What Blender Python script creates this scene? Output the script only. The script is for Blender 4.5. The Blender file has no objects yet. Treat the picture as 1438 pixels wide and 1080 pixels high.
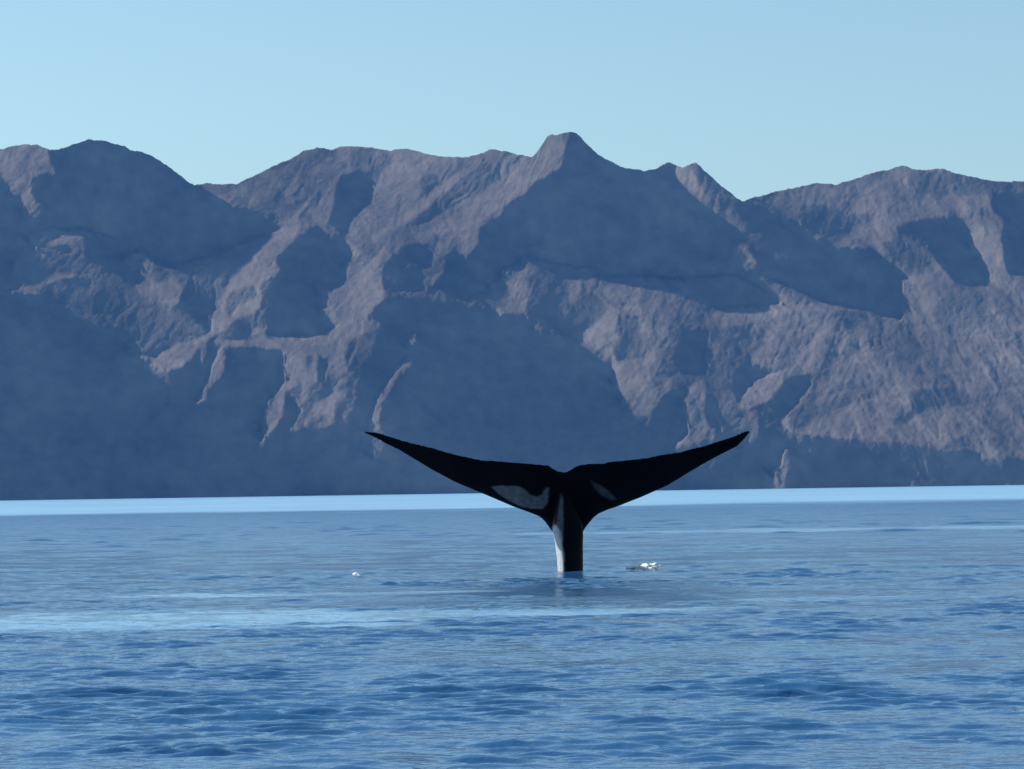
import bpy, bmesh, math, random, time
import numpy as np
from mathutils import Matrix, Vector
T0 = time.time()
random.seed(7)
RNG = np.random.default_rng(7)
R = math.radians
scn = bpy.context.scene
COL = scn.collection

# ------------------------------------------------------------------ camera, sky, sun, exposure
W_PX, H_PX, FPX = 1438.0, 1080.0, 4655.0          # photograph size and focal length in its pixels
CAM = np.array((0.0, 0.0, 1.46))
ROLL, PITCH = R(0.88), math.atan(151.0 / FPX)
Fv = np.array((0.0, math.cos(PITCH), math.sin(PITCH)))
R0 = np.array((1.0, 0.0, 0.0)); U0 = np.cross(R0, Fv)
Rv = R0 * math.cos(ROLL) - U0 * math.sin(ROLL)
Uv = U0 * math.cos(ROLL) + R0 * math.sin(ROLL)
cam_d = bpy.data.cameras.new('camera'); cam = bpy.data.objects.new('camera', cam_d)
COL.objects.link(cam)
cam_d.sensor_width = 36.0; cam_d.lens = 36.0 * FPX / W_PX
cam_d.clip_start = 0.5; cam_d.clip_end = 60000.0
m = Matrix.Identity(4)
for i in range(3):
    m[i][0], m[i][1], m[i][2], m[i][3] = Rv[i], Uv[i], -Fv[i], CAM[i]
cam.matrix_world = m
scn.camera = cam

# direction towards the sun: left, a little beyond the tail, about 31 degrees up
SX, SY, SZ = 0.80, 0.28, 0.52
sl = math.sqrt(SX*SX + SY*SY + SZ*SZ); SX /= sl; SY /= sl; SZ /= sl
SUN = Vector((-SX, SY, SZ))
wd = bpy.data.worlds.new('World'); scn.world = wd; wd.use_nodes = True
nt = wd.node_tree; nt.nodes.clear()
sky = nt.nodes.new('ShaderNodeTexSky'); sky.sky_type = 'NISHITA'; sky.sun_disc = False
sky.sun_elevation = math.asin(SZ)
sky.sun_rotation = math.atan2(-SX, SY)
sky.altitude = 0; sky.air_density = 1.0; sky.dust_density = 0.3; sky.ozone_density = 2.0
tint = nt.nodes.new('ShaderNodeMix'); tint.data_type = 'RGBA'; tint.blend_type = 'MULTIPLY'
tint.inputs['Factor'].default_value = 1.0
SKY_TINT = (0.67, 0.73, 0.68, 1)
tint.inputs['B'].default_value = SKY_TINT
bg = nt.nodes.new('ShaderNodeBackground'); bg.inputs['Strength'].default_value = 0.15
wo = nt.nodes.new('ShaderNodeOutputWorld')
nt.links.new(sky.outputs[0], tint.inputs['A']); nt.links.new(tint.outputs['Result'], bg.inputs['Color'])
nt.links.new(bg.outputs[0], wo.inputs[0])
sd = bpy.data.lights.new('sun', 'SUN'); sd.energy = 5.0; sd.angle = R(0.53); sd.color = (1.0, 0.90, 0.80)
so = bpy.data.objects.new('sun', sd); COL.objects.link(so)
so.rotation_euler = SUN.to_track_quat('Z', 'Y').to_euler(); so.location = (-60, 20, 60)
vs = scn.view_settings
vs.view_transform = 'Standard'; vs.look = 'None'; vs.exposure = 0.53; vs.gamma = 1.0; vs.use_curve_mapping = False
scn.cycles.use_denoising = True
scn.cycles.volume_bounces = 0
scn.cycles.max_bounces = 8

# ------------------------------------------------------------------ helpers
def mesh_obj(name, co, faces, mat, parent=None, smooth=True):
    me = bpy.data.meshes.new(name)
    co = np.asarray(co, dtype=np.float32); faces = np.asarray(faces, dtype=np.int32)
    me.vertices.add(len(co)); me.vertices.foreach_set('co', co.ravel())
    k = faces.shape[1]
    me.loops.add(faces.size); me.loops.foreach_set('vertex_index', faces.ravel())
    me.polygons.add(len(faces)); me.polygons.foreach_set('loop_start', np.arange(0, faces.size, k, dtype=np.int32))
    me.polygons.foreach_set('use_smooth', np.full(len(faces), smooth))
    me.update(calc_edges=True); me.validate()
    if mat: me.materials.append(mat)
    o = bpy.data.objects.new(name, me); COL.objects.link(o)
    if parent: o.parent = parent
    return o

def grid_faces(nr, nc, flip=False):
    i = np.arange(nr - 1)[:, None] * nc + np.arange(nc - 1)[None, :]
    i = i.ravel()
    f = np.stack([i, i + 1, i + nc + 1, i + nc], 1)
    return f[:, ::-1] if flip else f

def mat(name):
    mt = bpy.data.materials.new(name); mt.use_nodes = True
    b = mt.node_tree.nodes['Principled BSDF']
    return mt, mt.node_tree, b

def hash2(ix, iy, seed):
    h = (ix.astype(np.int64) * 374761393 + iy.astype(np.int64) * 668265263 + seed * 982451653) & 0xffffffff
    h = ((h ^ (h >> 13)) * 1274126177) & 0xffffffff
    return ((h ^ (h >> 16)) & 0xffff) / 65535.0

def vnoise(x, y, seed=0):
    ix = np.floor(x); iy = np.floor(y); fx = x - ix; fy = y - iy
    fx = fx*fx*fx*(fx*(fx*6-15)+10); fy = fy*fy*fy*(fy*(fy*6-15)+10)
    ix = ix.astype(np.int64); iy = iy.astype(np.int64)
    a = hash2(ix, iy, seed); b = hash2(ix+1, iy, seed); c = hash2(ix, iy+1, seed); d = hash2(ix+1, iy+1, seed)
    return (a*(1-fx)+b*fx)*(1-fy) + (c*(1-fx)+d*fx)*fy

def fbm(x, y, seed=0, octs=5, gain=0.5, ridged=False):
    s = 0.0; a = 1.0; t = 0.0
    for o in range(octs):
        ca, sa = math.cos(.9*o+.5), math.sin(.9*o+.5); f_ = 1.93**o
        n = vnoise((x*ca-y*sa)*f_ + 17.3*o, (x*sa+y*ca)*f_ - 9.1*o, seed+o)
        if ridged: n = 1 - abs(2*n-1)
        s = s + a*n; t += a; a *= gain
    return s/t

# ------------------------------------------------------------------ mountains
SKYLINE = [(0,210),(12,206),(30,203),(53,203),(67,210),(83,210),(100,203),(112,200),(123,195),(135,197),(150,198),(160,203),(174,205),(182,210),(200,213),
 (216,221),(234,232),(254,247),(264,256),(274,260),(290,257),(312,259),(334,258),(354,248),(384,233),(400,227),(417,218),(430,211),(444,207),(464,210),(477,206),
 (500,205),(523,207),(547,212),(556,209),(570,208),(587,212),(600,217),(617,220),(657,221),(670,217),(687,210),(700,211),(714,212),(727,217),(747,221),
 (754,213),(760,205),(765,198),(770,190),(775,188),(782,190),(790,187),(800,185),(809,186),(820,198),(840,217),(860,228),(877,237),(890,237),(904,240),(922,236),(930,231),
 (937,228),(946,231),(958,235),(968,231),(977,228),(990,240),(1012,261),(1031,274),(1042,283),(1057,278),(1075,274),(1094,268),(1124,262),(1147,257),(1173,259),
 (1199,252),(1225,243),(1255,236),(1267,232),(1282,238),(1300,238),(1323,237),(1341,243),(1368,249),(1398,255),(1438,255)]
CROPS = {1:(0,160,2.996),2:(440,160,2.996),3:(900,160,2.673),4:(0,400,2.996),5:(440,400,2.996),6:(900,400,2.673)}
# light / shade of the slopes: each polygon says how squarely that slope faces the sun
POLY = [
(1,.22,[(880,630),(1000,600),(1180,650),(1120,740),(1060,845),(880,845),(780,800),(800,680)]),
(1,.20,[(110,560),(330,590),(520,610),(600,700),(560,740),(300,690),(200,680),(100,720),(40,700),(60,600)]),
(1,.20,[(190,690),(600,760),(740,815),(850,845),(500,845),(240,800),(160,765)]),
(2,.24,[(860,600),(1070,640),(1120,740),(1240,790),(1240,845),(880,845),(900,700)]),
(2,.20,[(290,740),(470,745),(700,770),(740,830),(560,790),(420,775),(270,790)]),
(4,.24,[(930,140),(1110,100),(1130,190),(1060,205),(900,235),(860,215)]),
(4,.20,[(100,-5),(560,-5),(640,60),(790,110),(860,200),(740,250),(600,290),(560,230),(440,170),(250,90)]),
(4,.20,[(1190,270),(1190,420),(1260,520),(1210,620),(1390,600),(1450,520),(1450,300)]),
(5,.22,[(890,-5),(1080,-5),(1100,80),(1240,100),(1150,190),(1095,235),(1000,215),(940,150),(890,100)]),
(5,.18,[(-5,560),(60,590),(140,600),(200,420),(290,180),(240,120),(150,250),(100,450)]),
(6,.2,[(120,160),(430,160),(400,260),(340,350),(360,455),(440,480),(440,560),(300,560),(240,390),(180,385),(120,420),(110,350),(20,320)]),
(6,.2,[(540,340),(640,330),(640,400),(560,480),(520,520),(440,480)]),
(3,.24,[(960,430),(1100,390),(1220,400),(1240,490),(1120,480),(1010,455)]),
(1,.55,[(0,140),(160,120),(200,155),(215,210),(240,265),(200,245),(150,260),(120,300),(130,340),(175,380),(150,440),(115,450),(90,400),(85,345),(35,350),(25,300),(0,270)]),
(1,.25,[(110,500),(210,480),(350,485),(460,520),(360,540),(350,600),(300,575),(280,545),(220,560),(150,560),(120,530)]),
(1,.55,[(250,490),(350,487),(352,545),(340,600),(300,570),(275,545),(215,560),(235,530)]),
(1,.6,[(30,747),(120,712),(200,675),(360,680),(240,700),(180,720),(160,765)]),
(1,.5,[(845,290),(1000,290),(1330,130),(1450,130),(1450,525),(1390,505),(1330,465),(1270,510),(1150,460),(1080,410),(940,385),(860,330)]),
(1,.30,[(1090,350),(1180,340),(1230,380),(1220,430),(1150,450),(1100,400)]),
(1,.28,[(1230,330),(1340,220),(1400,180),(1340,300),(1230,430)]),
(1,.8,[(1170,468),(1230,462),(1340,330),(1450,240),(1450,200),(1380,270),(1220,440)]),
(1,.72,[(515,612),(550,580),(600,572),(640,630),(740,640),(880,600),(1000,550),(1080,515),(1200,475),(1330,465),(1260,510),(1200,570),(1160,600),(1170,650),(1150,690),(1100,710),(1080,740),(1100,790),(1000,845),(890,845),(940,740),(990,660),(1000,600),(880,640),(800,650),(790,700),(745,800),(720,815),(660,780),(590,760),(570,710),(590,640)]),
(1,.3,[(640,650),(700,660),(800,655),(790,700),(760,730),(740,680),(690,700),(680,750),(640,700)]),
(1,.85,[(720,640),(880,600),(1000,550),(1080,522),(1200,480),(1300,470),(1200,520),(1080,550),(960,600),(800,640)]),
(2,.5,[(-10,135),(500,120),(920,170),(990,70),(1075,80),(1055,170),(1035,225),(930,290),(880,340),(810,380),(770,440),(700,480),(690,550),(640,605),(600,575),(560,600),(545,680),(500,720),(470,745),(450,720),(460,640),(490,600),(450,550),(380,550),(340,590),(290,640),(280,760),(240,845),(30,845),(60,760),(130,690),(125,620),(170,575),(130,540),(100,515),(-10,460)]),
(2,.1,[(110,260),(190,235),(260,290),(215,380),(150,440),(130,510),(60,470),(90,330)]),
(2,.3,[(150,150),(260,150),(350,190),(300,240),(240,290),(190,230),(160,230)]),
(2,.62,[(350,200),(440,230),(450,280),(440,350),(380,430),(260,480),(150,540),(130,520),(150,440),(220,370),(300,260)]),
(2,.2,[(450,265),(500,250),(540,285),(490,350),(430,375),(455,320)]),
(2,.22,[(710,180),(790,240),(740,300),(700,340),(600,380),(500,440),(380,490),(410,440),(560,330),(600,290),(690,230)]),
(2,.38,[(560,340),(640,270),(700,290),(640,370),(580,380)]),
(2,.9,[(240,522),(330,460),(400,400),(500,325),(600,255),(640,235),(600,290),(520,360),(400,460),(300,505)]),
(2,.68,[(1000,110),(1060,105),(1035,230),(930,290),(790,390),(690,480),(690,550),(640,600),(590,570),(500,560),(430,535),(430,520),(600,420),(800,260),(920,200)]),
(2,.25,[(455,560),(520,510),(530,530),(490,600),(470,580)]),
(2,.85,[(430,520),(500,480),(600,425),(690,370),(620,430),(540,490),(450,550)]),
(2,.75,[(30,800),(100,740),(180,680),(300,560),(330,600),(250,680),(150,790),(60,845)]),
(2,.3,[(170,790),(260,700),(290,720),(240,790),(190,835),(150,840)]),
(2,.62,[(750,720),(790,690),(800,650),(870,625),(880,595),(920,620),(935,650),(900,690),(895,845),(780,845),(760,790)]),
(2,.6,[(1050,665),(1165,640),(1190,680),(1230,692),(1450,680),(1450,845),(1250,835),(1200,770),(1130,740),(1100,790),(1080,785),(1070,720)]),
(2,.22,[(1240,740),(1330,735),(1350,790),(1320,805),(1260,810),(1200,760)]),
(2,.35,[(360,620),(430,620),(440,645),(380,650)]),
(2,.5,[(505,725),(525,730),(545,762),(505,762)]),
(3,.20,[(115,175),(215,175),(370,330),(310,335),(300,360),(270,405),(230,405),(225,385),(260,360),(200,310),(130,280)]),
(3,.62,[(120,190),(180,200),(240,300),(290,350),(270,400),(235,405),(230,385),(258,360),(200,310),(130,270)]),
(3,.5,[(300,570),(320,520),(315,460),(390,480),(400,520),(470,600),(350,608)]),
(3,.45,[(380,315),(520,280),(660,245),(730,250),(870,210),(975,180),(1140,195),(1450,245),(1450,760),(975,760),(960,700),(975,640),(970,600),(870,510),(740,500),(640,450),(560,400),(470,360)]),
(3,.62,[(480,320),(700,275),(760,270),(720,330),(620,340),(580,380),(520,360)]),
(3,.24,[(600,350),(720,345),(770,380),(820,385),(825,410),(770,450),(690,470),(600,420)]),
(3,.7,[(780,370),(870,260),(960,210),(1000,225),(1000,290),(920,370),(820,382)]),
(3,.65,[(750,480),(820,428),(920,418),(950,460),(900,510),(760,502)]),
(3,.28,[(900,480),(1000,470),(1100,540),(1040,620),(980,600),(920,540)]),
(3,.25,[(1000,230),(1130,212),(1450,265),(1450,310),(1310,300),(1200,308),(1030,300)]),
(3,.7,[(940,340),(1100,322),(1300,312),(1310,335),(1220,380),(1100,385),(1000,405),(940,410)]),
(3,.05,[(950,435),(1000,415),(1100,388),(1210,400),(1240,500),(1300,600),(1280,642),(1180,632),(1110,560),(1080,510),(1000,460)]),
(3,.6,[(1210,395),(1320,370),(1350,470),(1360,540),(1310,610),(1285,560),(1240,490)]),
(3,.08,[(1320,300),(1450,300),(1450,600),(1370,600),(1350,480),(1360,400),(1310,350)]),
(3,.7,[(975,670),(985,620),(1025,610),(1020,650),(990,680)]),
(3,.27,[(1190,650),(1280,690),(1320,760),(1130,760),(1100,700),(1160,690)]),
(3,.6,[(1190,632),(1450,630),(1450,690),(1350,720),(1300,720),(1260,680)]),
(3,.62,[(-10,608),(150,620),(300,605),(430,608),(540,640),(640,690),(820,735),(860,760),(-10,760)]),
(3,.8,[(150,640),(250,620),(260,680),(170,700)]),
(3,.1,[(260,680),(310,625),(420,628),(460,670),(540,700),(450,722),(300,725)]),
(4,.45,[(225,75),(280,90),(340,122),(480,125),(440,178),(390,168),(320,133)]),
(4,.5,[(528,240),(585,245),(600,300),(570,298),(535,272)]),
(4,.72,[(560,-5),(745,-5),(740,60),(720,100),(650,60),(580,30)]),
(4,.8,[(585,300),(650,300),(740,252),(860,215),(900,180),(868,150),(900,80),(950,0),(1090,-5),(1095,95),(1040,130),(960,160),(945,190),(890,220),(820,280),(760,350),(690,375),(650,345)]),
(4,.3,[(960,30),(1060,0),(1090,60),(1000,90),(960,140),(940,100)]),
(4,.3,[(780,120),(870,190),(820,190)]),
(4,.75,[(880,235),(1050,228),(1040,200),(1060,180),(1110,190),(1120,220),(1300,215),(1380,202),(1450,165),(1450,280),(1190,280),(1080,266),(940,258)]),
(4,.55,[(1190,265),(1450,200),(1450,360),(1380,375),(1330,405),(1300,440),(1275,500),(1262,490),(1270,410),(1200,450),(1190,540),(1150,610),(1120,645),(1105,660),(1103,560),(1120,490),(1190,420),(1185,330)]),
(4,.2,[(1290,300),(1340,290),(1330,340),(1280,370)]),
(4,.65,[(915,270),(945,272),(945,360),(915,400),(890,425),(870,440),(865,500),(825,495),(830,470),(875,400),(880,350)]),
(4,.5,[(830,250),(870,240),(865,290),(850,345),(840,300)]),
(4,.55,[(1205,625),(1270,560),(1330,510),(1450,430),(1450,465),(1410,510),(1388,595),(1370,545),(1290,590)]),
(5,.62,[(-5,-5),(290,-5),(295,60),(240,110),(220,150),(285,160),(255,190),(200,205),(150,240),(130,310),(160,380),(100,450),(90,500),(65,590),(50,550),(-5,570),(-5,500),(60,470),(95,400),(70,300),(-5,360),(-5,220),(100,165),(30,115),(40,60)]),
(5,.25,[(120,190),(150,165),(160,200),(120,220),(60,300),(90,250)]),
(5,.05,[(20,300),(60,310),(50,390),(10,410)]),
(5,.45,[(390,262),(395,200),(432,193),(432,240),(402,268)]),
(5,.5,[(410,280),(405,345),(360,380),(325,440),(290,500),(275,590),(300,622),(230,622),(235,560),(268,480),(310,400),(385,310)]),
(5,.62,[(740,-5),(893,-5),(893,110),(850,125),(760,95),(690,48),(690,35),(745,40)]),
(5,.3,[(890,120),(930,130),(965,190),(955,218),(900,160)]),
(5,.62,[(1092,240),(1150,190),(1200,150),(1240,100),(1345,85),(1450,-5),(1450,500),(1400,558),(1350,550),(1310,510),(1260,400),(1250,340),(1200,310),(1140,268)]),
(5,.55,[(1070,-5),(1350,-5),(1355,80),(1250,75),(1200,20),(1120,20),(1100,80),(1075,85)]),
(5,.2,[(1275,130),(1450,130),(1450,270),(1360,310),(1270,320),(1250,260),(1280,220)]),
(5,.35,[(1380,380),(1450,385),(1450,400),(1390,395)]),
(5,.25,[(240,640),(300,660),(285,720),(250,742)]),
(6,.42,[(-5,-5),(560,-5),(560,40),(640,70),(820,90),(880,110),(970,130),(985,-5),(1450,-5),(1450,665),(1370,640),(1350,692),(1270,645),(1245,620),(1140,632),(1000,597),(900,592),(760,582),(560,558),(518,520),(540,490),(600,430),(540,330),(420,300),(400,260),(430,170),(120,160),(60,240),(130,270),(-5,280)]),
(6,.1,[(270,-5),(420,-5),(500,40),(540,75),(400,85),(270,90),(250,60)]),
(6,.10,[(150,165),(250,170),(240,330),(150,340),(120,280)]),
(6,.3,[(240,210),(300,230),(330,320),(280,320)]),
(6,.8,[(265,110),(540,78),(680,63),(825,90),(800,102),(720,98),(560,97),(440,142),(280,157)]),
(6,.62,[(-5,320),(60,340),(120,350),(110,400),(60,430),(35,480),(10,490),(-5,480)]),
(6,.65,[(358,455),(400,385),(440,355),(530,320),(600,265),(650,175),(700,190),(660,240),(640,290),(540,335),(520,380),(470,440),(400,467)]),
(6,.5,[(150,430),(180,385),(230,362),(240,390),(240,520),(275,540),(270,580),(130,612),(125,595),(175,560)]),
(6,.2,[(200,450),(222,450),(222,500),(205,505)]),
(6,.08,[(545,345),(640,335),(635,380),(590,440),(545,490),(500,495),(470,450),(520,400)]),
(6,.35,[(400,490),(440,480),(438,560),(400,615),(365,620),(400,570)]),
(6,.4,[(530,612),(553,615),(548,720),(525,742),(490,715),(490,695),(520,680)]),
(6,.25,[(560,480),(640,450),(800,425),(800,440),(680,490),(600,535),(540,530),(545,500)]),
(6,.7,[(600,545),(700,490),(820,440),(960,385),(1000,395),(900,450),(820,470),(720,520),(640,570)]),
(6,.7,[(518,515),(540,492),(560,500),(560,535),(620,545),(760,575),(560,556)]),
(6,.6,[(820,470),(1000,410),(1010,440),(960,480),(940,530),(900,590),(760,580),(800,520)]),
(6,.18,[(1010,395),(1180,385),(1200,450),(1060,465),(1000,520),(958,522),(960,480),(985,475),(985,505),(1020,440)]),
(6,.65,[(960,540),(1060,480),(1160,460),(1280,500),(1240,540),(1180,590),(1140,610),(1040,585),(960,580)]),
(6,.28,[(1140,590),(1240,555),(1250,620),(1170,625)]),
(6,.27,[(1190,20),(1330,110),(1290,180),(1220,200),(1130,190),(1090,120),(1120,60)]),
(6,.5,[(1275,150),(1300,130),(1300,160),(1240,195)]),
(6,.25,[(760,110),(830,110),(830,150),(760,170)]),
(6,.25,[(680,185),(760,200),(740,225),(680,215)]),
(6,.25,[(950,250),(1050,265),(1020,300),(950,290)]),
(6,.62,[(1240,360),(1320,390),(1438,380),(1438,400),(1300,410)]),
(6,.25,[(1190,400),(1290,415),(1290,450),(1200,450)]),
]

STEP = 1.6
U_MIN, U_MAX = -220.0, 1658.0
us = np.arange(U_MIN, U_MAX + 0.1, STEP)
ZMAX = 524.0
zs = np.arange(0.0, ZMAX + 0.1, STEP)
NU, NZ = len(us), len(zs)
HZ0 = 691.0; TAN = math.tan(ROLL)
def horizon_v(u): return HZ0 - (u - 719.0) * TAN
sky_u = np.array([p[0] for p in SKYLINE], float); sky_v = np.array([p[1] for p in SKYLINE], float)
def mir(u):                                   # beyond the frame the range goes on, its shapes mirrored
    u = np.where(u < 0, -u, u); return np.where(u > 1438, 2876 - u, u)
def skyline_z(u):
    mu = mir(u)
    z = horizon_v(mu) - np.interp(mu, sky_u, sky_v)
    return z + 4.6*(fbm(u/9.0, u*0+3.3, 5, 5, .75)-.5) + 60*np.where((u < -60) | (u > 1498), fbm(u/260., u*0+1.2, 8, 3)-.5, 0)*np.clip(np.maximum(-60-u, u-1498)/200., 0, 1)

def poly_mask(pts, X, Y):
    inside = np.zeros(X.shape, bool)
    n = len(pts)
    for i in range(n):
        x1, y1 = pts[i]; x2, y2 = pts[(i+1) % n]
        if y1 == y2: continue
        c = ((y1 > Y) != (y2 > Y)) & (X < (x2-x1)*(Y-y1)/(y2-y1) + x1)
        inside ^= c
    return inside

UU, ZZ = np.meshgrid(us, zs)                  # rows = height above shore
MU = mir(UU); VV = horizon_v(MU) - ZZ
wx = (fbm(MU/8., VV/8., 21, 4, .75)-.5)*7; wy = (fbm(MU/8., VV/8., 31, 4, .75)-.5)*7   # ragged edges
L = np.zeros(UU.shape)
for c, val, pts in POLY:
    ox, oy, s = CROPS[c]
    P = [(ox + x/s, oy + y/s) for x, y in pts]
    x0 = min(p[0] for p in P)-8; x1 = max(p[0] for p in P)+8; y0 = min(p[1] for p in P)-8; y1 = max(p[1] for p in P)+8
    sel = (MU > x0) & (MU < x1) & (VV > y0) & (VV < y1)
    ii = np.nonzero(sel)
    mk = poly_mask(P, (MU+wx)[ii], (VV+wy)[ii])
    L[ii[0][mk], ii[1][mk]] = val
def blur(a, n=1):
    for _ in range(n):
        p = np.pad(a, 1, mode='edge')
        a = (p[:-2,1:-1]+p[2:,1:-1]+p[1:-1,:-2]+p[1:-1,2:]+4*p[1:-1,1:-1])/8
    return a
L = np.maximum(blur(L, 3) + .22*(fbm(MU/7., VV/7., 77, 4, .8)-.5)*np.clip(blur((L > .05)*1.0, 12)*8, 0, 1)*np.clip((1-blur((L > .05)*1.0, 12))*8, 0, 1), 0)
# gullies running down the slopes, small crags
qx = MU + 14*(fbm(MU/30., VV/30., 43, 3)-.5)*2; qy = VV + 14*(fbm(MU/30., VV/30., 47, 3)-.5)*2
# downslope runs to the lower left on the left half, to the lower right further right
dg_ = np.clip((MU-700)/500., 0, 1); ang_ = .62*(1-dg_) - .35*dg_
al = qx*np.sin(ang_)*-1 + qy*np.cos(ang_); ac = qx*np.cos(ang_) + qy*np.sin(ang_)
gul = fbm(ac/22., al/75., 41, 4, .62, True) - .6
crag = fbm(qx/12., qy/9., 51, 4, .72, True) - .6
bld = fbm(ac/5., al/8., 61, 3, .7, True) - .6
rough = .6 + .8*np.clip((MU-820)/150., 0, 1)*np.clip((VV-380)/60., 0, 1)      # the badlands on the right are craggier
lit = np.clip((L-.07)/.10, 0, 1); mid_ = np.clip((L-.2)/.25, .25, 1)
Lf = L + lit*(gul*.7 + (crag*.55 + bld*.5)*rough)*mid_
F_SHADE = -.11
f_lit = np.clip(Lf, .04, 1.1)*0.85 - 0.05
f_t = f_lit*lit + F_SHADE*(1-lit)

# relief = depth of the slope behind each point; SZ*dD/dz - SX*dD/dx - SY is how far it turns to the sun
shift = SX/SZ; dt = STEP/SZ; cols = np.arange(NU)
under_all = ZZ < skyline_z(us)[None]
def Gx(D, h): g = np.zeros_like(D); g[:, :-1] = (D[:,1:]-D[:,:-1])/h; return g
def Gz(D, h): g = np.zeros_like(D); g[:-1] = (D[1:]-D[:-1])/h; return g
def GxT(g, h): o = np.zeros_like(g); o[:,1:] += g[:,:-1]/h; o[:,:-1] -= g[:,:-1]/h; return o
def GzT(g, h): o = np.zeros_like(g); o[1:] += g[:-1]/h; o[:-1] -= g[:-1]/h; return o
NIT = 6; GAIN = .5
LAM, GZ0 = .013, 1.1
def solve(rf, wf, rx, rz, rv, wv, n_iter, E0, h):   # least squares for a correction E of the relief
    def A(E):
        gx = Gx(E,h); gz = Gz(E,h); d = wf*(SZ*gz - SX*gx)
        return GzT(SZ*d + LAM*gz + wv*gz,h) + GxT(-SX*d + LAM*gx,h) + 1e-9*E
    b = GzT(SZ*wf*rf + LAM*rz + wv*rv,h) + GxT(-SX*wf*rf + LAM*rx,h)
    D = E0.copy(); r = b - A(D); p = r.copy(); rs = (r*r).sum()
    for _ in range(n_iter):
        Ap = A(p); al = rs/(p*Ap).sum(); D += al*p; r -= al*Ap
        rn = (r*r).sum(); p = r + (rn/rs)*p; rs = rn
    return D
def down(a):
    a = a[:a.shape[0]//2*2, :a.shape[1]//2*2]; return (a[::2,::2]+a[1::2,::2]+a[::2,1::2]+a[1::2,1::2])/4
def up(a, shp):
    yi = np.clip((np.arange(shp[0])-.5)/2, 0, a.shape[0]-1); xi = np.clip((np.arange(shp[1])-.5)/2, 0, a.shape[1]-1)
    y0 = yi.astype(int); x0 = xi.astype(int); y1 = np.minimum(y0+1, a.shape[0]-1); x1 = np.minimum(x0+1, a.shape[1]-1)
    fy = (yi-y0)[:,None]; fx = (xi-x0)[None]
    return (a[y0][:,x0]*(1-fx)+a[y0][:,x1]*fx)*(1-fy)+(a[y1][:,x0]*(1-fx)+a[y1][:,x1]*fx)*fy
def lean_back(D):
    D = D.copy()
    D0 = D.copy()
    for k in range(4):
        A_ = D.copy()
        for r in range(1, NZ): A_[r] = np.maximum(A_[r], A_[r-1] + STEP*0.06)
        B_ = D.copy()
        for r in range(NZ-2, -1, -1): B_[r] = np.where(under_all[r+1], np.minimum(B_[r], B_[r+1] - STEP*0.06), B_[r])
        D = (A_+B_)*.5
        if k < 3:
            d = D - D0
            for _ in range(4): d[:,1:-1] = (d[:,:-2]+2*d[:,1:-1]+d[:,2:])/4
            D = D0 + d
    return D
def cast(D):                                    # how deep each point lies inside a cast shadow
    out = np.zeros_like(D); mprev = np.full(NU, 1e9)
    for r in range(NZ-1, -1, -1):
        out[r] = np.where(under_all[r], D[r]-mprev, 0)
        cur = np.where(under_all[r], np.minimum(mprev, D[r]), 1e9)
        if r > 0:
            a = np.interp(cols-shift, cols, np.minimum(cur, 1e8)); mprev = np.where(a > 1e6, 1e9, a - SY*dt)
    return np.maximum(out, 0)
want = (L > .12) & under_all
# first lit points met when walking away from the sun
ups = np.zeros_like(want)
for r in range(NZ-1):
    ups[r] = np.interp(cols-shift, cols, want[r+1].astype(float)) > .5
edge = want & ~ups
edge2 = edge.copy(); edge2[:-1] |= edge[1:]; edge2[:,1:] |= edge[:,:-1]
imp = np.zeros_like(f_t)
D = GZ0*ZZ.copy()
best = None
wvm = np.zeros_like(ZZ)
for it in range(NIT):
    gx = Gx(D,STEP); gz = Gz(D,STEP); f = SZ*gz - SX*gx - SY
    Dl = lean_back(D); sh = cast(Dl); fa = SZ*Gz(Dl,STEP) - SX*Gx(Dl,STEP) - SY
    litnow = (sh < .6) & (fa > 0)
    e1 = (want & ~litnow).sum()/want.sum(); e2 = (~want & under_all & litnow).sum()/(~want & under_all).sum()
    print('iter', it, 'lit wanted but dark %.3f' % e1, 'shade but lit %.3f' % e2, 'overhang %.3f' % (gz[:-1] < .05).mean(), 't %.1f' % (time.time()-T0))
    if it > 0 and (best is None or 2.6*e1+e2 < best[0]): best = (2.6*e1+e2, Dl)
    if it == NIT-1: break
    if it in (1, 2, 3, 4): imp = np.where(edge, np.clip(imp + np.minimum(sh, 90)*GAIN/dt, 0, 60), imp)
    tf = np.where(want, f_t, F_SHADE)
    tf = np.where(edge2, np.maximum(f, f_t), tf)
    tf = np.where(edge, f_t+imp, tf)
    wf = np.where(want, 1.0, .6); wf = np.where(edge2 & ~edge, .1, wf); wf = np.where(under_all, wf, .02)
    wvm = np.maximum(wvm*.8, (gz < .12)*1.0); wv = 3.0*wvm*(gz < .4)
    q = [[tf-f], [wf], [-gx], [GZ0-gz], [.22-gz], [wv]]
    for a in q:
        for _ in range(5): a.append(down(a[-1]))
    E = np.zeros_like(q[0][5])
    for lev in range(5, -1, -1):
        sp_ = q[0][lev].shape
        if E.shape != sp_: E = up(E, sp_)
        E = solve(q[0][lev], q[1][lev], q[2][lev], q[3][lev], q[4][lev], q[5][lev], [60,80,100,120,120,(500 if it == 0 else 150)][lev] if lev < 5 else 60, E, STEP*2**lev)
    D = D + E
D = best[1]
D = lean_back(D)
wk = np.exp(-((UU-1009)/24.)**2 - ((VV-322)/62.)**4)          # ease a crease in the shaded slope right of the peak
for _ in range(60):
    Db = D.copy(); Db[:,1:-1] = (D[:,:-2]+D[:,2:])/2; D = D*(1-wk) + Db*wk
D = D + (fbm(MU/7., VV/6., 301, 4, .7, True)-.6)*1.0 + (fbm(ac/18., al/60., 311, 3, .6, True)-.6)*2.2
for r in range(1, NZ): D[r] = np.maximum(D[r], D[r-1] + STEP*0.04)
D -= np.percentile(D[0], 2)
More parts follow.
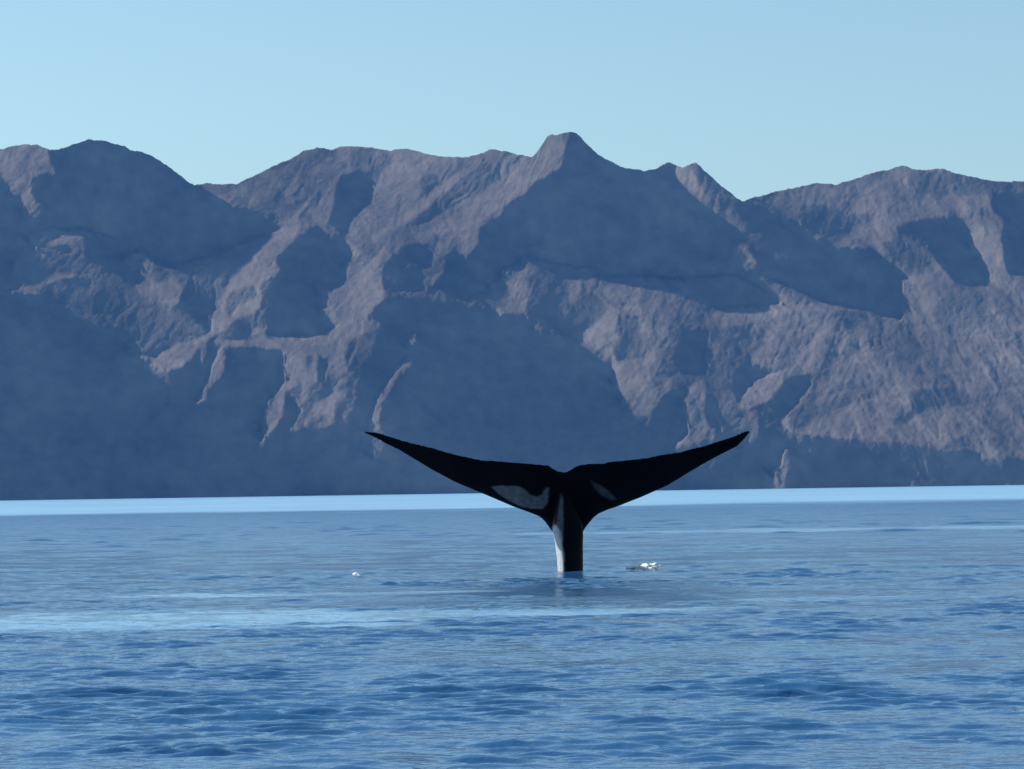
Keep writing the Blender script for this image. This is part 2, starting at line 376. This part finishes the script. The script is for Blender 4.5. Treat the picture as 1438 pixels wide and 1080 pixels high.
print('relief', D.min(), D.max(), 'bottom', D[0].min(), D[0].max(), 't', time.time()-T0)
DBG = (D, want, litnow, fa)

MPP = 7000.0/FPX
BASE = 7000.0
def ray_pts(u, v, Y):
    d = (Fv[None]*FPX + Rv[None]*(u.ravel()-719.0)[:,None] - Uv[None]*(v.ravel()-540.0)[:,None])
    return CAM[None] + d*(Y.ravel()/d[:,1])[:,None]
NR = 290
tt = np.linspace(0, 1, NR)
szl = np.minimum(skyline_z(us), ZMAX)
Zm = tt[:,None]*szl[None]
zi = Zm/STEP; z0 = np.clip(zi.astype(int), 0, NZ-2); fz = zi - z0
ci = np.broadcast_to(np.arange(NU), Zm.shape)
Dm = D[z0, ci]*(1-fz) + D[z0+1, ci]*fz
Ug = np.broadcast_to(us, Zm.shape)
Vg = horizon_v(Ug) - Zm
Yg = BASE + Dm*MPP
pts = ray_pts(Ug, Vg, Yg).reshape(NR, NU, 3)
shore = pts[0].copy(); shore[:,2] = -6.0
crest = pts[-1]
back = []
for k, (dy, fz_) in enumerate([(60,.985),(220,.9),(600,.62),(1200,.25),(1700,-.02)]):
    b = crest.copy(); b[:,1] += dy; b[:,2] = crest[:,2]*fz_ + 25*(fbm(us/30., us*0+k, 71+k, 3)-.5); back.append(b)
back[-1][:,2] = -6
allp = np.concatenate([shore[None], pts] + [b[None] for b in back])
print('far', allp[...,1].max(), allp[...,2].max())
mt, tr, b = mat('bare_rock')
N = tr.nodes; K = tr.links
tc = N.new('ShaderNodeTexCoord')
n1 = N.new('ShaderNodeTexNoise'); n1.inputs['Scale'].default_value = 0.004; n1.inputs['Detail'].default_value = 8; n1.inputs['Roughness'].default_value = .62
n2 = N.new('ShaderNodeTexNoise'); n2.inputs['Scale'].default_value = 0.03; n2.inputs['Detail'].default_value = 5
r1 = N.new('ShaderNodeValToRGB'); e = r1.color_ramp.elements
e[0].position = .32; e[0].color = (.15,.14,.13,1); e[1].position = .68; e[1].color = (.25,.22,.20,1)
mx = N.new('ShaderNodeMix'); mx.data_type = 'RGBA'; mx.blend_type = 'OVERLAY'; mx.inputs['Factor'].default_value = .45
K.new(tc.outputs['Object'], n1.inputs['Vector']); K.new(tc.outputs['Object'], n2.inputs['Vector'])
K.new(n1.outputs['Fac'], r1.inputs['Fac']); K.new(r1.outputs['Color'], mx.inputs['A']); K.new(n2.outputs['Color'], mx.inputs['B'])
bw = N.new('ShaderNodeRGBToBW'); K.new(n2.outputs['Color'], bw.inputs['Color']); K.new(bw.outputs[0], mx.inputs['B'])
K.new(mx.outputs['Result'], b.inputs['Base Color']); b.inputs['Roughness'].default_value = .95; b.inputs['Specular IOR Level'].default_value = .1
nb = N.new('ShaderNodeTexNoise'); nb.inputs['Scale'].default_value = .018; nb.inputs['Detail'].default_value = 9; nb.inputs['Roughness'].default_value = .68
K.new(tc.outputs['Object'], nb.inputs['Vector'])
rb = N.new('ShaderNodeBump'); rb.inputs['Strength'].default_value = .8; rb.inputs['Distance'].default_value = 5.0
K.new(nb.outputs['Fac'], rb.inputs['Height']); K.new(rb.outputs[0], b.inputs['Normal'])
rock = mt
mo = mesh_obj('mountains', allp.reshape(-1, 3), grid_faces(allp.shape[0], NU), rock)
mo['kind'] = 'structure'; mo['label'] = 'bare rugged desert mountain range across the bay with bluish shaded slopes'

# ------------------------------------------------------------------ water
WHX, WHY = 0.0, 60.0                            # set below
def ang(u): return math.atan((u-719.0)/FPX)
th_in = np.linspace(R(-12), R(12), 500)
th_l = R(-12) - (np.geomspace(R(.06), R(168), 22)); th_r = -th_l
th = np.concatenate([th_l[::-1], th_in, th_r])
rr = [14.5]
while rr[-1] < 30000:
    r_ = rr[-1]
    if r_ < 26: d_ = .033
    elif r_ < 90: d_ = .033 + (r_-26)*.0016
    elif r_ < 300: d_ = .135 + (r_-90)*.004
    else: d_ = r_*.02
    rr.append(r_ + d_)
rr = np.array([0.3, 4, 9, 13] + rr)
TH, RR = np.meshgrid(th, rr)
X = RR*np.sin(TH); Y = RR*np.cos(TH)
dr = np.gradient(rr); dth = np.gradient(th)
sp = np.maximum(dr[:,None], RR*dth[None]*1.0)
H = np.zeros_like(X); DX = np.zeros_like(X); DY = np.zeros_like(X)
# wave groups and wind patches
grp = np.clip(fbm(X/5.5+3, Y/4.0, 91, 3)*1.9-.2, .25, 1.35) * np.clip(fbm(X/.8, Y/1.1, 95, 2)*2.8-.55, .25, 1.45)
def patch(cx, cy, hx, hy, k):                   # a slick or a gust on the sea, with a ragged rim
    d = np.sqrt(((X-cx)/hx)**2 + ((Y-cy)/hy)**2) + (fbm(X/1.5, Y/.8, 97, 3)-.5)*.9
    return 1 + (k-1)*np.clip((1.15-d)/.3, 0, 1)
def calm_map():
    c = patch(-8.8, 39.5, 9.3, 3.3, .5)*patch(-3.2, 58.5, 2.2, 2.5, 1.35)*patch(-1.6, 40.2, 3.0, 1.2, .6)*patch(-2.6, 48.6, 2.6, 1.5, .5)*patch(12, 113, 12, 5, .5)
    c = c*patch(0, 58.5, 60, 4.5, 1.4)*patch(-5.6, 46.2, 4.0, 2.4, 1.3)*patch(-1.5, 35, 3, 2, 1.3)*patch(4.2, 54, 5, 5, 1.2)
    far = np.clip((Y-225)/60., 0, 1); return c*(1-far) + .3*far
grp = grp*calm_map()
wdir = R(80)                                    # waves run mostly towards the viewer
rs = random.Random(3)
near = rr < 460
Xn = X[near]; Yn = Y[near]; spn = sp[near]; gn = grp[near]
Dw = np.sqrt((Xn-1.06)**2 + ((Yn-60.3)*.8)**2)
Hn = .018*np.cos(2*math.pi*Dw/.55+.6*fbm(Xn, Yn, 141, 2))*np.exp(-Dw/1.3); dxn = np.zeros_like(Xn); dyn = np.zeros_like(Xn)
warpx = (fbm(Xn/1.7, Yn/1.7, 101, 2)-.5)*.5; warpy = (fbm(Xn/1.7+50, Yn/1.7, 111, 2)-.5)*.5
for lam, steep, n, spread in [(5.,.010,5,.35),(2.6,.010,6,.4),(1.5,.012,8,.6),(.8,.014,10,.7),(.55,.030,12,.65),(.40,.065,12,.65),(.28,.135,13,.6),(.20,.165,13,.65),(.14,.11,10,.8)]:
    for i in range(n):
        l = lam*rs.uniform(.8, 1.25); a = wdir + rs.gauss(0, spread*.62) + math.pi
        k = 2*math.pi/l; amp = steep/k*math.sqrt(2.0/n)*rs.uniform(.7,1.3)
        kx, ky = math.cos(a), math.sin(a)
        att = np.clip((l/np.maximum(spn,1e-6) - 2.2)/3.0, 0, 1)
        ph = k*((Xn+warpx)*kx + (Yn+warpy)*ky) + rs.uniform(0, 6.28)
        w = amp*att*(gn if l < 2 else 1)*(1 + 5.0*np.clip((Yn-70)/50., 0, 1)*np.clip((290-Yn)/30., 0, 1)*(1.1 < l < 3.4))
        Hn += w*np.cos(ph); q = -w*np.sin(ph)*.5
        dxn += q*kx; dyn += q*ky
PALE = np.clip((Y + 110*(fbm(X/45., Y/60., 131, 5, .65)-.5) - 275)/70., 0, 1)  # bright sky reflection painted as paler water: far strip, then slicks
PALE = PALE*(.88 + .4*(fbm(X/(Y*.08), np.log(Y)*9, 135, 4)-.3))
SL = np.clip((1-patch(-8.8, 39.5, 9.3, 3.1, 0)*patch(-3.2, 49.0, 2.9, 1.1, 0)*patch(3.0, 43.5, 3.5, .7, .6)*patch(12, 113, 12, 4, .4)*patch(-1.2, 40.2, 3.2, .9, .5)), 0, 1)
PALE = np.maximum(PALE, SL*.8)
H[near] = Hn; DX[near] = dxn; DY[near] = dyn
wp = np.stack([X+DX, Y+DY, H], -1)
wp[:4,:,2] = 0
mt, tr, b = mat('sea_water')
N = tr.nodes; K = tr.links
pa = N.new('ShaderNodeAttribute'); pa.attribute_name = 'sky_sheen'
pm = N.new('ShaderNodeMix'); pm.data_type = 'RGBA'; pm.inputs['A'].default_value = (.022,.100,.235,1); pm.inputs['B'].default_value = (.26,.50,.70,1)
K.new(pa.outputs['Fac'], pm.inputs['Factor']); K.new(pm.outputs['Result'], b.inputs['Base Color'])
b.inputs['IOR'].default_value = 1.5
geo = N.new('ShaderNodeNewGeometry')
mapg = N.new('ShaderNodeMapping'); mapg.inputs['Scale'].default_value = (1,1,1)
K.new(geo.outputs['Position'], mapg.inputs['Vector'])
dist = N.new('ShaderNodeVectorMath'); dist.operation = 'LENGTH'; K.new(geo.outputs['Position'], dist.inputs[0])
def mr(val, a, b_, c, d):
    n = N.new('ShaderNodeMapRange'); n.inputs[1].default_value = a; n.inputs[2].default_value = b_; n.inputs[3].default_value = c; n.inputs[4].default_value = d
    K.new(val, n.inputs[0]); return n.outputs[0]
bn = N.new('ShaderNodeTexNoise'); bn.inputs['Scale'].default_value = 9.0; bn.inputs['Detail'].default_value = 3
K.new(mapg.outputs[0], bn.inputs['Vector'])
bu = N.new('ShaderNodeBump'); bu.inputs['Strength'].default_value = .6; bu.inputs['Distance'].default_value = .018
K.new(bn.outputs['Fac'], bu.inputs['Height'])
bn2 = N.new('ShaderNodeTexNoise'); bn2.inputs['Scale'].default_value = .7; bn2.inputs['Detail'].default_value = 4
K.new(mapg.outputs[0], bn2.inputs['Vector'])
bu2 = N.new('ShaderNodeBump'); bu2.inputs['Distance'].default_value = .35
K.new(mr(dist.outputs['Value'], 60, 220, .0, .55), bu2.inputs['Strength'])
K.new(bn2.outputs['Fac'], bu2.inputs['Height']); K.new(bu.outputs[0], bu2.inputs['Normal'])
K.new(bu2.outputs[0], b.inputs['Normal'])
K.new(mr(dist.outputs['Value'], 20, 300, .09, .32), b.inputs['Roughness'])
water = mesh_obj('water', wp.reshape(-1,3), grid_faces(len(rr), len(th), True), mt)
at = water.data.attributes.new('sky_sheen', 'FLOAT', 'POINT'); at.data.foreach_set('value', PALE.astype(np.float32).ravel())
water['kind'] = 'structure'; water['label'] = 'choppy blue sea surface stretching to the far shore'
print('water', len(rr), len(th), 't', time.time()-T0)

# ------------------------------------------------------------------ whale tail
WY = 60.0
def pw(u, v, Y=WY):
    p = ray_pts(np.atleast_1d(np.asarray(u, float)), np.atleast_1d(np.asarray(v, float)), np.full(np.size(u), Y)); return p
TOP = [(508.5,604.6),(528,606),(548,612.4),(575.6,620.5),(605.7,627.5),(619.6,632),(640.5,637.9),(675,645.5),(690,646.6),(712,648.3),(740,650.6),(770,653.6),(776,657.5),(784,661.5),(794.4,662.6),(800,659.5),(807,655.2),
 (815,652.6),(823.3,651.7),(848.8,650.6),(852,648.7),(878.9,646),(909,642.5),(922,639.5),(936.7,636.7),(957.5,633.9),(964.5,631),(994.6,624),(1003,620.5),(1017.7,616.3),(1038.5,609),(1049,604.2),(1057.4,603.2)]
BOT = [(508.5,606.4),(524.7,613.6),(538.6,621.7),(559.4,632),(582.6,646),(605.7,659.9),(638,677.2),(679.8,694.6),(721.5,712.4),(740,719),(756,725.4),(763,731),(770,741),(776,749),(786,756),(798,758),(810,756),(817,749),(822,741),
 (832.6,728),(839.5,722.3),(852,716.6),(865,712.4),(902,698),(922.8,688.8),(939,681.8),(971.4,662.2),(1006,642.5),(1038.5,626.3),(1050,614.7),(1057.4,605.4)]
def make_whale():
    top = np.array(TOP); bot = np.array(BOT)
    ucs = np.concatenate([np.linspace(508.5, 770, 92), np.linspace(772, 826, 40), np.linspace(829, 1057.4, 86)])
    bm = bmesh.new()
    NP = 22
    rings = []
    for u in ucs:
        vt = np.interp(u, top[:,0], top[:,1]); vb = np.interp(u, bot[:,0], bot[:,1])
        zt = pw(u, vt)[0]; zb = pw(u, vb)[0]
        ch = zt[2]-zb[2]
        span = min(1, max(0, (abs(u-793)-30)/235.0))
        th = .020 + .17*(1-span)**1.2*min(1, ch/.9)      # half thickness near the leading edge
        th = min(th, ch*.32+.006)
        lean = 1.05
        sweep = .35*span**1.6                            # the tips bend back
        ring = []
        for i in range(NP):
            a = 2*math.pi*i/NP
            c = .5-.5*math.cos(a)                        # 0 leading edge (below), 1 trailing edge (above)
            prof = math.sin(a)*(1-c)**.42*1.35 if c < 1 else 0
            inset = th*.35*(1-c)
            z = zb[2] + ch*c
            zr = max(zb[2], 1.13)
            y = WY + .45 - (lean*(z-zr) if z > zr else .2*(z-zr)) + sweep
            y += prof*th*1.25
            z += inset*0
            ring.append(bm.verts.new((zt[0], y, z)))
        rings.append(ring)
    for a, b_ in zip(rings, rings[1:]):
        for i in range(NP):
            j = (i+1) % NP
            bm.faces.new((a[i], b_[i], b_[j], a[j]))
    bm.faces.new(rings[0]); bm.faces.new(rings[-1][::-1])
    # tail stock: a laterally pressed tube with a keel, thickening below the surface
    st = [(690,792,6,.10,-.10),(705,793,12,.18,.0),(722,795,17,.26,.08),(737,797,21.5,.38,.15),(750,798.6,20.8,.42,.22),(765,799.5,19.6,.45,.26),
          (785,800.8,18.4,.48,.28),(803,801.5,17.8,.52,.30),(815,802,18.5,.56,.34),(850,802,25,.68,.5),(900,802,38,.9,.85),(950,802,30,.5,1.2)]
    rings = []
    NQ = 32
    for v, uc, hw, hd, oy in st:
        c = pw(uc, v)[0]; w = hw*WY/FPX
        ring = []
        for i in range(NQ):
            a = 2*math.pi*i/NQ; ca, sa = math.cos(a), math.sin(a)
            ex = 1.25
            ring.append(bm.verts.new((c[0]+w*math.copysign(abs(ca)**ex, ca)-(.5*w*sa*sa if sa < 0 else 0), WY+oy+hd*math.copysign(abs(sa)**ex, sa), c[2])))
        rings.append(ring)
    for a, b_ in zip(rings, rings[1:]):
        for i in range(NQ):
            j = (i+1) % NQ
            bm.faces.new((a[i], a[j], b_[j], b_[i]))
    bm.faces.new(rings[0][::-1]); bm.faces.new(rings[-1])
    bmesh.ops.recalc_face_normals(bm, faces=bm.faces)
    me = bpy.data.meshes.new('tmp'); bm.to_mesh(me); bm.free()
    o = bpy.data.objects.new('tmp', me); COL.objects.link(o)
    md = o.modifiers.new('r', 'REMESH'); md.mode = 'VOXEL'; md.voxel_size = .0145; md.use_smooth_shade = True
    sm = o.modifiers.new('s', 'SMOOTH'); sm.factor = .5; sm.iterations = 3
    dg = bpy.context.evaluated_depsgraph_get()
    me2 = bpy.data.meshes.new_from_object(o.evaluated_get(dg))
    bpy.data.objects.remove(o); bpy.data.meshes.remove(me)
    n = len(me2.vertices); co = np.empty(n*3, np.float32); me2.vertices.foreach_get('co', co); co = co.reshape(-1, 3).astype(float)
    # wet highlights painted into the skin colour as pale patches
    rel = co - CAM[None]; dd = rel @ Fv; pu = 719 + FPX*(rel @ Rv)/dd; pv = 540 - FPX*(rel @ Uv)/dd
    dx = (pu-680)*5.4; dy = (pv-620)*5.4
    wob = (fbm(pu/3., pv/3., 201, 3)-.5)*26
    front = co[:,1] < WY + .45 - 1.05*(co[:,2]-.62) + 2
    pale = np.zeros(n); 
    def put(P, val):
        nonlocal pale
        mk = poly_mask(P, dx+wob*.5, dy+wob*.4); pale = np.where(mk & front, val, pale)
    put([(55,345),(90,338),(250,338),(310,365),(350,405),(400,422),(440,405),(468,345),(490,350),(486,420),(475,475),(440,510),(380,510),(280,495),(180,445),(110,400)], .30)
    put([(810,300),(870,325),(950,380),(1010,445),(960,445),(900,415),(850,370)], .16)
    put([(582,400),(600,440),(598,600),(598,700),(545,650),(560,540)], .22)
    put([(520,640),(545,635),(588,700),(602,900),(606,1200),(400,1200),(505,800)], 1.0)  # sunlit streak down the left of the stalk, painted as pale skin
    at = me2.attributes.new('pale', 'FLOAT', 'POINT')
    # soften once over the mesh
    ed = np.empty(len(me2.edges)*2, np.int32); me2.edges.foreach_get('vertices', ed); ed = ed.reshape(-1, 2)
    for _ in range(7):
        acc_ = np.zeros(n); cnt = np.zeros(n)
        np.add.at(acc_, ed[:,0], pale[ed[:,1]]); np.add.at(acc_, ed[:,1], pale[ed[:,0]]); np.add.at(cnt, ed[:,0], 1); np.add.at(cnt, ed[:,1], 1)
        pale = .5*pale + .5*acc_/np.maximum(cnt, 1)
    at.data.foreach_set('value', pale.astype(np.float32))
    org = np.array((pw(801.5, 803)[0][0], WY+.3, 0.0))
    me2.vertices.foreach_set('co', (co-org[None]).astype(np.float32).ravel())
    me2.update()
    mt, tr, b = mat('wet_whale_skin')
    N = tr.nodes; K = tr.links
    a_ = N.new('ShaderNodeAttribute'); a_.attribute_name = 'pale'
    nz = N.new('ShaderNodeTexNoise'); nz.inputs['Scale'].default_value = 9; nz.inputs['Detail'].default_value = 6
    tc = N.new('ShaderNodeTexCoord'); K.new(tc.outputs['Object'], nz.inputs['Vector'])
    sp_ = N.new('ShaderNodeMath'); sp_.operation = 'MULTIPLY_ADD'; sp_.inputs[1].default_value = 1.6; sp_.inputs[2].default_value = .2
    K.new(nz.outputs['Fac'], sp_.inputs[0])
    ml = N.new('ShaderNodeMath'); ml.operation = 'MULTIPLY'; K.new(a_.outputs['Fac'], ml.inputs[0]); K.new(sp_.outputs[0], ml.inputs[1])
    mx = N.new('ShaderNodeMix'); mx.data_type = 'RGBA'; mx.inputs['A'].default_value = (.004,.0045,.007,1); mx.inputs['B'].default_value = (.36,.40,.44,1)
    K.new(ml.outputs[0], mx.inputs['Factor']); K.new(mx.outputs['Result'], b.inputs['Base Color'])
    b.inputs['Roughness'].default_value = .42; b.inputs['Specular IOR Level'].default_value = .012
    bu = N.new('ShaderNodeBump'); bu.inputs['Strength'].default_value = .25; bu.inputs['Distance'].default_value = .02
    K.new(nz.outputs['Fac'], bu.inputs['Height']); K.new(bu.outputs[0], b.inputs['Normal'])
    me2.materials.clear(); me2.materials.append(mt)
    me2.polygons.foreach_set('use_smooth', np.ones(len(me2.polygons), bool))
    me2.name = 'whale'
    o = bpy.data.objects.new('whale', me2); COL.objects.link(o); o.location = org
    o['label'] = 'black whale tail with both flukes raised above the sea as it dives'; o['category'] = 'whale'
    print('whale', len(me2.polygons), 't', time.time()-T0)
make_whale()

# ------------------------------------------------------------------ foam where the tail broke the water
def foam(spots, name, label):
    bm = bmesh.new(); rs = random.Random(11)
    for (u, v, wpx, n) in spots:
        Yd = CAM[2]*FPX/(v - float(horizon_v(u)))
        for i in range(n):
            uu = u + rs.gauss(0, .42)*wpx; c = pw(uu, v, Yd)[0]
            r = rs.uniform(.015, .04)*max(.4, 1-.5*abs(uu-u)/max(wpx,1))
            M = Matrix.Translation((c[0], Yd+rs.gauss(0, .12), .035+rs.uniform(0,.06)*max(0, 1-abs(uu-u)/(wpx*1.3)))) @ Matrix.Diagonal((rs.uniform(1.2,3.0), rs.uniform(1,2), rs.uniform(.3,.6), 1))
            g = bmesh.ops.create_icosphere(bm, subdivisions=1, radius=r, matrix=M)
            for w in g['verts']: w.co += Vector((rs.gauss(0,.008), rs.gauss(0,.008), rs.gauss(0,.008)))
    me = bpy.data.meshes.new(name); bm.to_mesh(me); bm.free()
    for p in me.polygons: p.use_smooth = True
    mt, tr, b = mat('white_foam'); b.inputs['Base Color'].default_value = (.8,.84,.86,1); b.inputs['Roughness'].default_value = .6
    me.materials.append(mt)
    o = bpy.data.objects.new(name, me); COL.objects.link(o); o['kind'] = 'stuff'; o['label'] = label; o['category'] = 'foam'
foam([(893,801.5,12,110),(909,800,10,50),(921,798.5,8,14)], 'sea_foam', 'curl of white foam on the water right of the whale tail')
foam([(502,811,5,14)], 'sea_foam', 'small fleck of white foam on the water far left of the tail')

# ------------------------------------------------------------------ haze
def haze_box():
    x0,x1,y0,y1,z0,z1 = -9000,9000,-300,float(allp[...,1].max()+300),-40,float(allp[...,2].max()+40)
    v = [(x,y,z) for x in (x0,x1) for y in (y0,y1) for z in (z0,z1)]
    f = [(0,1,3,2),(4,6,7,5),(0,4,5,1),(2,3,7,6),(0,2,6,4),(1,5,7,3)]
    mt = bpy.data.materials.new('haze_air'); mt.use_nodes = True; t = mt.node_tree; t.nodes.clear()
    pv = t.nodes.new('ShaderNodeVolumePrincipled'); ou = t.nodes.new('ShaderNodeOutputMaterial')
    pv.inputs['Color'].default_value = (.03,.24,.78,1); pv.inputs['Density'].default_value = 3.3e-5
    pv.inputs['Anisotropy'].default_value = 0.0
    t.links.new(pv.outputs[0], ou.inputs['Volume'])
    o = mesh_obj('haze', v, f, mt, smooth=False); o['kind'] = 'stuff'; o['label'] = 'thin blue haze filling the air over the bay'
    o['category'] = 'haze'
haze_box()
